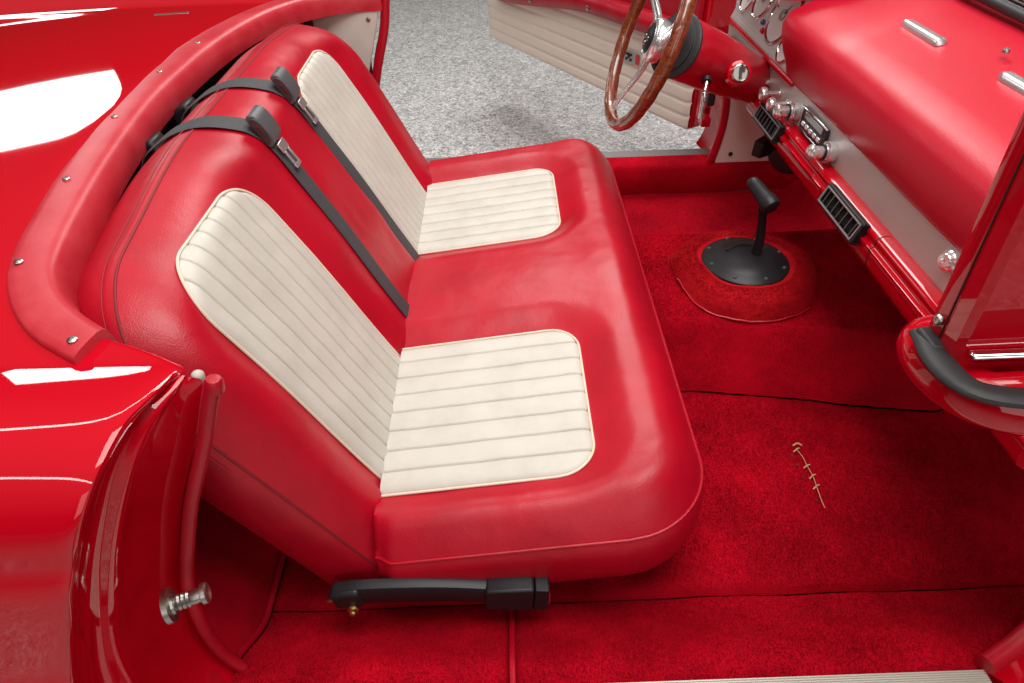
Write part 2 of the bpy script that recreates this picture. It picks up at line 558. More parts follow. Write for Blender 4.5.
# --- far side: sill, hinge pillar, kick panel, quarter trim
MB().box((.17, 2.082, .30), (1.12, .06, .115)).build('far_sill', GREYSILL, car, bevel=.006)
MB().box((.17, 2.10, .19), (1.5, .12, .11)).build('rocker_panel', PAINT, car, bevel=.02)
qp = [(-.335, .878), (-.358, .80), (-.395, .69), (-.425, .56), (-.43, .44), (-.41, .33), (-.41, .26), (-.80, .26), (-.80, .89), (-.5, .895)]
MB().prism(qp, (0, 1.985, 0), (1, 0, 0), (0, 0, 1), (0, 1, 0), .012).build('quarter_trim_panel', CREAM, car, bevel=.003)
MB().lathe((-.372, 1.984, .835), (0, -1, 0), [(.006, 0), (.006, .002), (0, .004)], 14).build('trim_screw', STEEL, car)
fj = [(-.318, 1.995, .885), (-.335, 1.995, .80), (-.372, 1.995, .69), (-.405, 1.995, .56), (-.412, 1.995, .44), (-.395, 1.995, .33)]
MB().tube(fj, .013, 12, 40).build('windlace', LEATHER, car)
A = []
for p in catmull(fj, 30):
    A.append([p + np.array([-.008, .01, 0]), p + np.array([-.02, .06, 0]), p + np.array([-.02, .13, 0]), p + np.array([-.02, .19, 0])])
MB().grid(A).build('lock_pillar', PAINT, car)
kp = [(.70, .300), (.69, .36), (.695, .44), (.70, .52), (.68, .66), (1.10, .66), (1.10, .30)]
MB().prism(kp, (0, 1.990, 0), (1, 0, 0), (0, 0, 1), (0, 1, 0), .012).build('kick_panel', mat('cream_card', (.72, .58, .52), .42, rough_var=.06), car, bevel=.003)
MB().lathe((.735, 1.989, .39), (0, -1, 0), [(.007, 0), (.007, .002), (0, .004)], 14).build('trim_screw', BLACK, car)
hp = [(.66, 2.00, .335), (.675, 1.995, .37), (.688, 1.995, .43), (.694, 1.995, .50), (.688, 1.995, .58), (.67, 1.995, .66), (.66, 1.995, .75)]
MB().tube(hp, .013, 12, 40).build('windlace', LEATHER, car)
A = []
for p in catmull(hp, 30):
    A.append([p + np.array([0.0, .012, 0]), p + np.array([.005, .03, 0]), p + np.array([.02, .05, 0]), p + np.array([.03, .12, 0]), p + np.array([.02, .20, 0])])
MB().grid(A).build('hinge_pillar', PAINT, car)
for z in (.47,):
    MB().box((.672, 2.15, z), (.04, .03, .04)).build('door_hinge', PAINT, car, bevel=.006)
    MB().box((.665, 2.10, z - .01), (.03, .05, .03)).build('hinge_arm', PAINT, car, bevel=.004)
MB().box((.665, 2.09, .60), (.025, .06, .16)).build('hinge_seal', RUBBER, car, bevel=.006)

# --- rear bulkhead behind the seat, firewall in front
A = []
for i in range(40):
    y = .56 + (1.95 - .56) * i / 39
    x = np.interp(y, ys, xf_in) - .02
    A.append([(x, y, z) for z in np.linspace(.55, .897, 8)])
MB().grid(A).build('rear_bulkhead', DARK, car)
MB().box((1.12, 1.2, .55), (.03, 1.66, .7)).build('firewall', DARK, car)

# --- near windshield pillar, cowl nose, seal and moulding
pil = MB()
pz0, pz1 = .88, 1.50
secs = []
for z in np.linspace(pz0, pz1, 10):
    dx = -.055 * (z - pz0)
    secs.append([(x + dx, y, z) for x, y in ((.437, .505), (.426, .500), (.424, .490), (.4265, .482), (.4265, .478), (.424, .474), (.424, .456), (.430, .450), (.62, .452), (.62, .50))])
pil.grid(secs, cv=True)
pil.ngon(secs[-1])
pillar = pil.build('windshield_pillar', PAINT, car, angle=30)
gp = [(.4262 - .055 * (z - pz0), .4805, z) for z in np.linspace(.905, 1.49, 12)]
MB().tube(gp, .0011, 6, 20).build('pillar_groove', SHADOWRED, pillar)
MB().lathe((.424 - .055 * .045, .488, .925), (-1, 0, .05), [(.0058, -.001), (.0058, .0015), (.0042, .0035), (.0015, .004), (.0012, .003), (0, .003)], 18).build('pillar_screw', STEEL, pillar)
nose = [(.64, .60, .80), (.53, .57, .83), (.460, .535, .855), (.440, .495, .865), (.440, .460, .870), (.452, .434, .872), (.485, .417, .872), (.55, .411, .871), (.75, .392, .862), (1.2, .37, .85)]
MB().tube(nose, [.022, .025, .027, .028, .029, .030, .030, .030, .030, .030], 24, 90).build('cowl_nose', PAINT, car)
MB().tube([(.438, .440, .876), (.455, .430, .884), (.50, .427, .886), (.60, .425, .886), (.85, .418, .884), (1.2, .405, .876)], [.016, .021, .021, .021, .021, .021], 20, 50).build('fender_roll', PAINT, car)
sl = [(.423, .500, .899), (.420, .484, .8995), (.414, .460, .901), (.4135, .436, .902), (.420, .416, .903), (.436, .405, .9035), (.466, .399, .903), (.52, .395, .902), (.75, .384, .896), (1.2, .362, .884)]
MB().tube(sl, [.015, .0155, .0155, .0150, .0145, .0145, .0145, .0145, .0145], 14, 90, squash=((0, .25, 1), .45)).build('weather_seal', RUBBER, car)
MB().box((.424, .482, .902), (.026, .036, .012), [(1, 0, 0), (0, 1, 0), (0, 0, 1)]).build('seal_block', RUBBER, car, bevel=.004)
MB().box((.82, .443, .918), (.78, .012, .006)).build('belt_moulding', CHROME, car, bevel=.003)
A = [[(x, y, z) for x in np.linspace(.44, 1.2, 6)] for y, z in ((.50, .86), (.46, .900), (.445, .906))]
MB().grid(A).build('cowl_side', PAINT, car)
# lower front corner of the opening
fl = [(.652, .378, .376), (.668, .385, .377), (.705, .402, .384), (.735, .418, .40), (.765, .43, .44), (.80, .435, .55), (.86, .44, .72)]
MB().tube(fl, .0135, 14, 50).build('windlace', LEATHER, car)
A = []
for p in catmull(fl, 30):
    A.append([p + np.array([.0, -.006, -.008]), p + np.array([.014, -.02, -.006]), p + np.array([.02, -.05, -.006]), p + np.array([.02, -.15, -.006])])
MB().grid(A).build('front_jamb', PAINT, car)

# ================================================================== carpets
rug = thing('floor_carpet', (.3, 1.2, .25), 'deep red pile carpet covering the floor, tunnel and sills in front of the seat', 'carpet')


def carpet_z(x, y):
    near = 1.055 - .108 * smooth(.3, 1.1, x)         # foot of the tunnel
    tz = .148 * smooth(near - .014, near + .072, y) * (1 - smooth(1.46, 1.58, y))
    tz = tz * smooth(-.56, -.40, x)
    tz = tz + .02 * np.exp(-((y - 1.27) / .12) ** 2) * (tz > .1)
    z = .266 + tz
    z = z + .088 * smooth(.548, .40, y)
    toe = np.clip(x - .93, 0, 9)
    z = z + toe * 1.1
    z = z + np.clip(-.435 - x, 0, 9) * 1.6
    return z


RNG = np.random.default_rng(7)


def pile(parent, X, Y, Z, m, count, size=1.0):
    """short leaning tufts standing on a carpet sheet given as grids of points"""
    nx, ny = X.shape
    u = RNG.random(count) * (nx - 1.001); v = RNG.random(count) * (ny - 1.001)
    i, j = u.astype(int), v.astype(int); a, b = (u - i)[:, None], (v - j)[:, None]
    P = np.dstack([X, Y, Z])
    p00, p10, p01, p11 = P[i, j], P[i + 1, j], P[i, j + 1], P[i + 1, j + 1]
    p = p00 * (1 - a) * (1 - b) + p10 * a * (1 - b) + p01 * (1 - a) * b + p11 * a * b
    n = np.cross(p10 - p00, p01 - p00)
    n *= np.sign(n[:, 2:3]); n /= np.linalg.norm(n, axis=1)[:, None] + 1e-12
    sw = 2.2 * np.sin(p[:, 0] * 9 + 2 * np.sin(p[:, 1] * 7)) + 1.7 * np.sin(p[:, 1] * 13 + 1.5 * np.sin(p[:, 0] * 11))
    lean = np.stack([np.cos(sw), np.sin(sw), 0 * sw], 1) * .55 + RNG.normal(0, .30, (count, 3))
    keep = np.minimum(np.minimum(u, nx - 1 - u) * abs(P[1, 0] - P[0, 0]).max(), np.minimum(v, ny - 1 - v) * np.abs(P[0, 1] - P[0, 0]).max())
    th = RNG.random(count) * 2 * PI
    w = np.stack([np.cos(th), np.sin(th), 0 * th], 1) * (.00068 * size)
    h = (.0014 + .0010 * RNG.random(count))[:, None] * size
    h = h * np.clip((keep - .001) / .006, .02, 1)[:, None]
    tip = p + (n + lean * np.array([1, 1, .3])) * h
    V = np.stack([p - w - n * .001, p + w - n * .001, tip + w * .5, tip - w * .5], 1).reshape(-1, 3)
    off = np.array(parent.parent.location)
    me = bpy.data.meshes.new('carpet_pile')
    me.vertices.add(count * 4); me.loops.add(count * 4); me.polygons.add(count)
    me.vertices.foreach_set('co', (V - off).astype(np.float32).ravel())
    me.loops.foreach_set('vertex_index', np.arange(count * 4, dtype=np.int32))
    me.polygons.foreach_set('loop_start', np.arange(0, count * 4, 4, dtype=np.int32))
    me.update(calc_edges=True)
    me.materials.append(m)
    o = bpy.data.objects.new('carpet_pile', me)
    o['kind'] = 'stuff'
    COL.objects.link(o)
    o.parent = parent


def carpet(name, x0, x1, y0, y1, step=.006, m=CARPET, seamdrop=.016, warp=None, dens=.0015):
    nx, ny = int((x1 - x0) / step) + 2, int((y1 - y0) / step) + 2
    X = np.linspace(x0, x1, nx)[:, None] + np.zeros((1, ny))
    T = np.linspace(0, 1, ny)[None, :] + np.zeros((nx, 1))
    lo = np.full((nx, 1), y0) if warp is None else y0 + warp(X[:, :1], 0)
    hi = np.full((nx, 1), y1) if warp is None else y1 + warp(X[:, :1], 1)
    Y = lo + (hi - lo) * T
    Z = carpet_z(X, Y)
    d = np.minimum(np.minimum(X - x0, x1 - X), np.minimum(Y - lo, hi - Y))
    Z = Z - seamdrop * np.exp(-np.clip(d, 0, 1) / .007)
    for i in range(nx):
        for j in range(ny):
            x, y = X[i, j], Y[i, j]
            Z[i, j] += .0050 * nz(x, y, .3, 6) + .0028 * nz(x, y, .7, 19) + .0016 * nz(x, y, .2, 70)
    o = MB().grid(np.dstack([X, Y, Z])).build(name, m, rug, angle=180)
    pile(o, X, Y, Z, m, int((x1 - x0) * (y1 - y0) / (dens ** 2)))
    return o


wf = lambda x, s: -.105 * smooth(.3, 1.1, x) if s else 0 * x
wn = lambda x, s: 0 * x if s else -.105 * smooth(.3, 1.1, x)
carpet('sill_carpet', -.014, 1.0, .366, .554)
carpet('sill_carpet', -.433, -.018, .366, .554)
carpet('floor_mat', -.433, 1.12, .5565, 1.0495, warp=wf)
carpet('tunnel_carpet', -.1, 1.12, 1.0525, 1.60, warp=wn)
carpet('floor_mat', -.2, 1.12, 1.60, 1.985, step=.010, dens=.004)
carpet('rear_carpet', -.665, -.437, .39, 1.9, step=.012, dens=.005)
# raised strip of carpet along the far sill
A = []
for x in np.linspace(-.2, .97, 110):
    w = .003 * nz(x, 0, 0, 14)
    A.append([(x, 1.975 + w, .262), (x, 1.972 + w, .30), (x, 1.974 + w, .345), (x, 1.985, .360), (x, 2.02, .364), (x, 2.052, .362)])
sr_ = MB().grid(A).build('sill_riser', CARPET, rug, angle=180)
A = np.array(A)
pile(sr_, A[:, :, 0], A[:, :, 1], A[:, :, 2], CARPET, 12000)
MB().tube([(.97, 1.968, .27), (.97, 1.966, .345), (.965, 1.98, .365)], .006, 8, 12).build('piping', DARK, rug)
# leather piping over the seams
zz = lambda x, y, d=0: (x, y, float(carpet_z(np.float64(x), np.float64(y))) + d)
MB().tube([zz(-.016, y, .003) for y in np.linspace(.368, .556, 24)], .0050, 8).build('piping', LEATHER, rug)
MB().tube([zz(-.435, y, .002) for y in np.linspace(.44, .70, 16)], .006, 8).build('piping', LEATHER, rug)
# carpeted collar round the gear lever
cx, cy = .556, 1.265
A = []
for k in range(96):
    a = 2 * PI * k / 96
    rx = .168 + .006 * math.sin(3 * a + 1) + .004 * math.sin(5 * a); ry = .170 + .006 * math.cos(2 * a)
    row = []
    for t, z in ((1.03, .400), (1.005, .424), (.975, .440), (.91, .455), (.82, .464), (.72, .467), (.63, .464), (.56, .460), (.4, .456)):
        x, y = cx + rx * t * math.cos(a), cy + ry * t * math.sin(a)
        drop = .0
        if t > 1.01: z = float(carpet_z(np.float64(x), np.float64(y))) + .002
        row.append((x, y, z - drop + .003 * nz(x, y, t, 22) + .0018 * nz(x, y, t, 60)))
    A.append(row)
lc_ = MB().grid(A, cu=True).build('lever_collar', COLLAR, rug, angle=180)
B_ = np.array(A + A[:1])
pile(lc_, B_[:, :7, 0], B_[:, :7, 1], B_[:, :7, 2], COLLAR, 42000, 1.1)
cp = [A[k][0] for k in range(96)]
cp = [(x, y - .001, z + .004) for x, y, z in cp]
MB().tube(cp[50:84], .0022, 8).build('piping', LEATHER, rug)
# hand-sewn repair in the floor mat
s = MB()
pts = [(.583, .858), (.588, .838), (.589, .815), (.591, .79), (.589, .765), (.587, .742), (.586, .727), (.586, .715)]
s.tube([zz(x, y, .004) for x, y in pts], .0008, 6, 30)
for i, (x, y) in enumerate(pts[:-2]):
    a = random.uniform(-.5, .5)
    if i in (0, 2, 3, 4):
        s.tube([zz(x - .008, y - .003 + a * .006, .002), zz(x, y, .006), zz(x + .007, y + .004, .003)], .0015, 6, 8)
s.tube([zz(.578, .868, .004), zz(.588, .871, .008), zz(.597, .868, .004)], .0018, 6, 8)
s.build('repair_stitching', THREAD, rug)
for x, y in ((.568, .845), (.570, .82), (.572, .79), (.578, .735)):
    MB().lathe(zz(x, y, .0015), (0, 0, 1), [(.003, 0), (.002, .001), (0, .0012)], 10).build('needle_hole', SHADOWRED, rug)

# ================================================================== bench seat
seat = thing('bench_seat', (0, 1.2, .30), 'red leather bench seat with two cream pleated places, set across the cockpit', 'seat')


def sdf_rr(a, b, a0, a1, b0, b1, r, open_low):
    """distance inside (+) a rectangle with rounded corners at its high-b end (open at the low-b end)"""
    if open_low:
        b0 = b0 - 2.0
    ca, cb = (a0 + a1) / 2, (b0 + b1) / 2
    qa, qb = np.abs(a - ca) - (a1 - a0) / 2 + r, np.abs(b - cb) - (b1 - b0) / 2 + r
    return -(np.hypot(np.maximum(qa, 0), np.maximum(qb, 0)) + np.minimum(np.maximum(qa, qb), 0) - r)


def bmax_of(a, a0, a1, b1, r):
    e = np.abs(a - (a0 + a1) / 2) - ((a1 - a0) / 2 - r)
    e = np.clip(e, 0, r)
    return b1 - r + np.sqrt(np.maximum(r * r - e * e, 0))


def rr_grid(a0, a1, b0, b1, r, na, nb, arch=None):
    t = np.linspace(-1, 1, na)
    u = .45 * t + .55 * np.sin(PI / 2 * t)
    u = np.sign(u) * (1 - (1 - np.abs(u)) ** 1.0)
    a = (a0 + a1) / 2 + (a1 - a0) / 2 * u
    v = np.linspace(0, 1, nb)
    v = .5 * v + .5 * np.sin(PI / 2 * v)
    Aa = np.repeat(a[:, None], nb, 1)
    bm_ = bmax_of(a, a0, a1, b1, r)
    if arch is not None:
        bm_ = bm_ - arch(a)
    Bb = b0 + (bm_[:, None] - b0) * v[None, :]
    return Aa, Bb


def border(G):
    return np.vstack([G[0, :-1], G[:-1, -1], G[-1, ::-1][:-1], G[::-1, 0]])


# --- cushion: a = y, b = x
CU = dict(a0=.535, a1=1.865, b0=-.224, b1=.300, r=.135)
CI = [(.632, .988), (1.335, 1.690)]        # the two pleated places
CIb = .128


def cu_base(x):
    return .429 + .060 * (x + .2) / .5


def cu_h(y, x):
    d = sdf_rr(y, x, CU['a0'], CU['a1'], CU['b0'], CU['b1'], CU['r'], True)
    roll = 1 - (1 - np.clip(d / .080, 0, 1)) ** 2.2
    h = .066 * roll
    for (p, q) in CI:
        di = sdf_rr(y, x, p, q, -.3, CIb, .075, True)
        h = h - .026 * smooth(-.070, .012, di)
    h = h + .010 * np.exp(-((y - 1.16) / .12) ** 2) * smooth(-.3, .1, x) * roll
    h = h + .006 * np.exp(-((x - .21) / .06) ** 2) * roll
    return h


def cu_w(y, x, h):
    y = y + .014 * smooth(-.195, -.224, x) * smooth(.625, .535, y)      # the rear corner tucks in behind the backrest
    return np.dstack([x, y, cu_base(x) + h])


Aa, Bb = rr_grid(CU['a0'], CU['a1'], CU['b0'], CU['b1'], CU['r'], 170, 90)
Hh = cu_h(Aa, Bb)
for i in range(Hh.shape[0]):
    for j in range(Hh.shape[1]):
        Hh[i, j] += .0016 * nz(Aa[i, j], Bb[i, j], 0, 11) * min(1, Hh[i, j] / .03)
G = cu_w(Aa, Bb, Hh)
mb = MB().grid(G)
bd = border(G)
ctr = np.array([0.0, 1.2, 0])
rows = []
for dz, off in ((0, 0), (-.006, .0035), (-.03, .008), (-.07, .009), (-.095, .004), (-.112, -.006), (-.122, -.024), (-.124, -.05)):
    r_ = []
    for p in bd:
        dn = np.array([p[0] - np.clip(p[0], -.25, .300 - .14), p[1] - np.clip(p[1], .535 + .14, 1.865 - .14), 0])
        l = np.linalg.norm(dn)
        dn = dn / l if l > 1e-6 else dn
        lowz = p[2] + dz * (1 + .0 * p[0])
        r_.append(p + dn * off + np.array([0, 0, lowz - p[2]]))
    rows.append(r_)
mb.grid(rows)
cushion = mb.build('cushion', LEATHER, seat, angle=80)
loop = np.vstack([G[0, :-1], G[:-1, -1], G[-1, ::-1]])
MB().tube(loop + np.array([0, 0, .0005]), .0026, 8).build('piping', LEATHER, cushion)


def insert(name, parent, a0, a1, b0, b1, r, npl, hfun, wfun, lift=.0035, ph=.0072, edge=.006):
    na, nb = npl * 26 + 1, 46
    a = np.linspace(a0, a1, na)
    v = np.linspace(0, 1, nb); v = .5 * v + .5 * np.sin(PI / 2 * v)
    bm_ = bmax_of(a, a0, a1, b1, r)
    Aa = np.repeat(a[:, None], nb, 1)
    Bb = b0 + (bm_[:, None] - b0) * v[None, :]
    ph_ = (Aa - a0) / (a1 - a0) * npl
    fr = np.abs((ph_ % 1.0) - .5) * 2           # 1 at the stitch line
    wob = np.array([[.12 * nz(Aa[i, j], Bb[i, j], 3, 14) for j in range(nb)] for i in range(na)])
    pl = ph * (.60 * np.maximum(1 - fr ** 22, 0) + .40 * (1 - fr ** 2.5)) * (1 + wob)
    d = sdf_rr(Aa, Bb, a0, a1, b0, b1, r, True)
    dip = np.exp(-np.clip(d, 0, 1) / .006)
    fine = np.array([[.0011 * nz(Aa[i, j], Bb[i, j], 8, 26) for j in range(nb)] for i in range(na)])
    H = hfun(Aa, Bb) + lift + pl + fine - (edge + ph * .6) * dip
    G = wfun(Aa, Bb, H)
    o = MB().grid(G).build(name, CREAM, parent, angle=70)
    # piping round the open outline
    al = np.r_[np.full(14, a0), a[1:-1], np.full(14, a1)]
    top_ = bm_
    bl = np.r_[np.linspace(b0, top_[0], 14), top_[1:-1], np.linspace(top_[-1], b0, 14)]
    Hp = hfun(al[None, :], bl[None, :]) + .0022
    P = wfun(al[None, :], bl[None, :], Hp)[0]
    MB().tube(P, .0023, 8).build('piping', CREAMPIPE, o)
    return o


for (p, q) in CI:
    insert('cushion_insert', seat, p, q, -.222, CIb, .062, 8, cu_h, cu_w)

MB().box((-.262, 1.2, .372), (.12, 1.27, .085)).build('seat_base', LEATHER, seat, bevel=.012, seg=3)

# --- backrest: a = y, b = distance up the back
TH = math.radians(28)
BO = np.array([-.268, 0, .462]); BU = np.array([-math.sin(TH), 0, math.cos(TH)]); BN = np.array([math.cos(TH), 0, math.sin(TH)])
BK = dict(a0=.556, a1=1.845, b0=-.110, b1=.515, r=.165)
BI = [(.668, .965), (1.335, 1.640)]
BIb = .442


def bk_arch(y):
    return .036 * smooth(1.02, .62, y) + .022 * smooth(1.45, 1.80, y)


def bk_h(y, t):
    t0 = t
    t = t + bk_arch(y) * smooth(.1, .5, t)
    d = sdf_rr(y, t, BK['a0'], BK['a1'], BK['b0'], BK['b1'], BK['r'], True)
    roll = 1 - (1 - np.clip(d / .090, 0, 1)) ** 2.1
    h = .068 * roll
    for (p, q) in BI:
        di = sdf_rr(y, t0, p, q, -.3, BIb, .09, True)
        h = h - .018 * smooth(-.075, .02, di)
    h = h - .012 * smooth(.30, -.02, t) * roll
    return h


def bk_w(y, t, h):
    return BO + BU * t[..., None] + BN * h[..., None] + np.array([0, 1, 0]) * y[..., None]


Aa, Bb = rr_grid(BK['a0'], BK['a1'], BK['b0'], BK['b1'], BK['r'], 170, 90, bk_arch)
Hh = bk_h(Aa, Bb)
for i in range(Hh.shape[0]):
    for j in range(Hh.shape[1]):
        Hh[i, j] += .0020 * nz(Aa[i, j], Bb[i, j], 5, 10) * min(1, Hh[i, j] / .03)
G = bk_w(Aa, Bb, Hh)
mb = MB().grid(G)
bd = border(G)
rows = []
for dn_, off in ((0, 0), (.003, .0022), (.024, .0075), (.060, .0085), (.095, .002), (.112, -.010), (.120, -.040)):
    r_ = []
    for p in bd:
        y = p[1]; t = (p - BO) @ BU
        ey = y - np.clip(y, BK['a0'] + .165, BK['a1'] - .165); et = t - np.clip(t, 0.02, BK['b1'] - .165)
        l = math.hypot(ey, et) or 1
        r_.append(p - BN * dn_ + (np.array([0, 1, 0]) * ey + BU * et) / l * off)
    rows.append(r_)
mb.grid(rows)
back = mb.build('backrest', LEATHER, seat, angle=80)
loop = np.vstack([G[0, :-1], G[:-1, -1], G[-1, ::-1]])
MB().tube(loop, .0020, 8).build('piping', DARKRED, back)
# stitched line just behind the top seam
l2 = np.array(rows[2])[:len(loop)] + BN * .010 + np.array([0, 0, .0005])
MB().tube(l2[60:-60], .0008, 5).build('top_stitching', SEAMRED, back)
for (p, q) in BI:
    insert('backrest_insert', seat, p, q, -.035, BIb, .082, 9, bk_h, bk_w)

# ================================================================== seat belts over the backrest


def belt(path_yt, label, sleeve):
    y0 = path_yt[0][0]
    root = thing('seat_belt', (-.3, y0, .5), label, 'seat belt', 'grey seat belts hanging over the backrest')
    pts = []
    for y, t in path_yt:
        h = float(bk_h(np.array([[y]]), np.array([[t]]))[0, 0]) + .0035
        pts.append(bk_w(np.array([y]), np.array([t]), np.array([h]))[0])
    yl, tl = path_yt[-1]
    for dy, t, h in ((-.010, .488, .0415), (-.018, .506, .0215), (-.023, .5165, .004), (-.026, .5225, -.013), (-.030, .5275, -.038), (-.036, .5275, -.066), (-.042, .521, -.10), (-.048, .49, -.130), (-.05, .42, -.142)):
        pts.append(BO + BU * t + BN * h + np.array([0, yl + dy, 0]))
    C = catmull(pts, 80)
    T = np.gradient(C, axis=0); T /= np.linalg.norm(T, axis=1)[:, None]
    A = []
    for i in range(80):
        wv = np.array([0, 1.0, 0]) - T[i] * T[i][1]; wv /= np.linalg.norm(wv)
        nv = np.cross(T[i], wv)
        if i == 0: sg = 1 if nv @ BN > 0 else -1
        nv = nv * sg
        hw, th_ = .0225, .0011
        A.append([C[i] + wv * s * hw + nv * q for s, q in ((-1, 0), (-.93, th_), (-.5, th_ * 1.3), (0, th_ * 1.4), (.5, th_ * 1.3), (.93, th_), (1, 0), (.93, -th_), (0, -th_), (-.93, -th_))])
    mb = MB().grid(A, cv=True)
    mb.build('webbing', WEB, root, angle=60)
    # latch sleeve riding on the webbing
    y, t = sleeve
    h = float(bk_h(np.array([[y]]), np.array([[t]]))[0, 0]) + .008
    c0 = BO + BU * t + BN * h + np.array([0, y, 0])
    Y = np.array([0, 1.0, 0])
    ol = [(-.030, .001), (.026, 0), (.030, .004), (.030, .011), (.025, .017), (.014, .0200), (-.008, .0205), (-.022, .018), (-.030, .012), (-.0325, .006)]
    MB().prism(ol, c0 - Y * .025, BU, BN, Y, .050).build('latch_sleeve', GREYPLASTIC, root, bevel=.0035, seg=3)
    sl_ = bpy.data.objects[root.children[-1].name]
    il = [(p * .78, .0102 + (q - .0102) * .74) for p, q in ol]
    MB().prism(il, c0 - Y * .0262, BU, BN, Y, .004).build('sleeve_side', mat('sleeve_side_plastic', (.045, .030, .031), .35) if 'sleeve_side_plastic' not in bpy.data.materials else bpy.data.materials['sleeve_side_plastic'], sl_, bevel=.001)
    MB().prism([(p * .36, .0102 + (q - .0102) * .30) for p, q in ol], c0 - Y * .0272, BU, BN, Y, .003)  .build('release_mark', SHADOWRED, sl_, bevel=.0008)
    # metal tongue
    tb = MB()
    def bx(y0_, y1_, t0, t1):
        tb.box(c0 + Y * (y0_ + y1_) / 2 + BU * (t0 + t1) / 2 + BN * .012, ((y1_ - y0_), (t1 - t0), .0030), [Y, BU, BN])
    bx(-.016, .016, -.052, -.034)
    bx(-.012, -.0065, -.0795, -.052); bx(.0065, .012, -.0795, -.052); bx(-.012, .012, -.086, -.0795)
    tb.build('latch_tongue', BRIGHT, root, bevel=.0008)
    return root


belt([(1.082, -.01), (1.084, .10), (1.088, .22), (1.092, .34), (1.094, .42), (1.088, .462)],
     'charcoal seat belt nearer the camera, running down beside the near cream backrest panel', (1.094, .454))
belt([(1.296, -.01), (1.296, .10), (1.292, .22), (1.288, .34), (1.283, .42), (1.272, .462)],
     'charcoal seat belt farther from the camera, touching the edge of the far cream backrest panel', (1.279, .460))
for y, lab in ((1.30, 'small black retractor box in the gap behind the seat, beside the far belt'), (1.13, 'small black retractor box in the gap behind the seat, beside the near belt')):
    o = MB().box((-.630, y, .838), (.045, .05, .06), [(math.cos(TH), 0, math.sin(TH)), (0, 1, 0), (-math.sin(TH), 0, math.cos(TH))]).build('belt_retractor', BLACK, None, bevel=.006)
    o['label'] = lab; o['category'] = 'retractor'; o['group'] = 'belt retractors behind the seat'

# ================================================================== belt buckle on its stalk
bk = thing('seat_belt_buckle', (-.25, .51, .30), 'black seat belt buckle on a long stalk lying along the foot of the seat', 'buckle')
by = .520
st_ = catmull([(-.285, by, .372), (-.25, by, .377), (-.18, by, .377), (-.11, by, .373), (-.045, by - .002, .368)], 30)
A = []
for i, p in enumerate(st_):
    hw = .021 + .002 * math.sin(i / 29 * PI)
    A.append([p + np.array([0, d * .010, e * hw]) for d, e in ((-1, -.8), (-1, .55), (-.7, .9), (0, 1), (.8, 1), (1, .8), (1, -.8), (.8, -1), (-.7, -1))])
mb = MB().grid(A, cv=True); mb.ngon(A[0]); mb.ngon(A[-1], True)
mb.build('stalk', BLACK, bk, angle=35)
ol = [(-.056, -.024), (-.050, -.027), (.0, -.031), (.020, -.031), (.020, .031), (0, .031), (-.050, .027), (-.056, .024)]
MB().prism(ol, (.0, by - .018, .363), (1, 0, -.05), (.05, 0, 1), (0, 1, 0), .030).build('housing', BLACK, bk, bevel=.004, seg=3)
MB().prism([(.0215, -.0305), (.042, -.0295), (.044, -.027), (.044, .027), (.042, .0295), (.0215, .0305)], (.0, by - .0175, .363), (1, 0, -.05), (.05, 0, 1), (0, 1, 0), .029).build('end_cap', BLACK, bk, bevel=.003, seg=2)
MB().box((.0435, by - .004, .353), (.006, .018, .028)).build('release_button', REDPLASTIC, bk, bevel=.002)
MB().box((-.272, by, .372), (.05, .03, .042), [(.98, 0, .17), (0, 1, 0), (-.17, 0, .98)]).build('anchor_bracket', BLACK, bk, bevel=.008, seg=3)
MB().lathe((-.266, by - .012, .350), (.1, -1, .35), [(.011, -.01), (.011, .002), (.009, .006), (.0055, .007), (.0055, .014), (.003, .016), (0, .016)], 6).build('anchor_bolt', BRASS, bk)
MB().lathe((-.296, by, .358), (-1, -.2, -.2), [(.008, 0), (.006, .012), (0, .018)], 10).build('anchor_pin', BRASS, bk)

# ================================================================== gear lever
gl = thing('gear_lever', (.575, 1.265, .46), 'black gear lever with T shaped grip standing on a round black plate in the tunnel', 'gear lever')
pc = (.556, 1.270, .462)
MB().lathe(pc, (0, 0, 1), [(.100, -.004), (.100, .002), (.096, .006), (.080, .010), (.075, .014), (.056, .021), (.033, .026), (0, .027)], 56, ref=(0, 1, 0)).build('base_plate', BLACK, gl, angle=35)
plate = gl.children[-1]
sm = MB()
for k in range(8):
    a = 2 * PI * (k + .3) / 8
    sm.lathe((pc[0] + .088 * math.cos(a), pc[1] + .088 * math.sin(a), pc[2] + .008), (0, 0, 1), [(.0045, 0), (.0045, .002), (.003, .004), (0, .0042)], 12)
    sm.build('plate_screw', GREYPLASTIC, plate); sm = MB()
sl2 = [(pc[0] - .045 + .09 * t, pc[1] + .022 * math.sin(PI * t) + .01, pc[2] + .024 + .004 * math.sin(PI * t)) for t in np.linspace(0, 1, 14)]
MB().tube(sl2, .0042, 6).build('gate_slot', DARK, plate)
MB().tube([(.575, 1.262, .470), (.574, 1.262, .53), (.566, 1.260, .585), (.556, 1.258, .632)], [.0115, .0105, .0095, .0095], 14, 24).build('shaft', BLACK, gl)
k0, k1 = np.array((.543, 1.297, .650)), np.array((.566, 1.238, .628))
ax = (k1 - k0) / np.linalg.norm(k1 - k0); L = np.linalg.norm(k1 - k0)
MB().lathe(k0, ax, [(0, -.012), (.009, -.010), (.014, -.004), (.0155, .008), (.0165, L * .3), (.0175, L * .6), (.0205, L * .8), (.0215, L), (.019, L + .008), (.012, L + .012), (0, L + .013)], 28).build('grip', BLACK, gl)

# ================================================================== dashboard
dash = thing('dashboard', (.70, 1.2, .60), 'red padded dashboard with beige instrument panel, vents and chrome controls', 'dashboard')
y0d, y1d = .512, 2.02
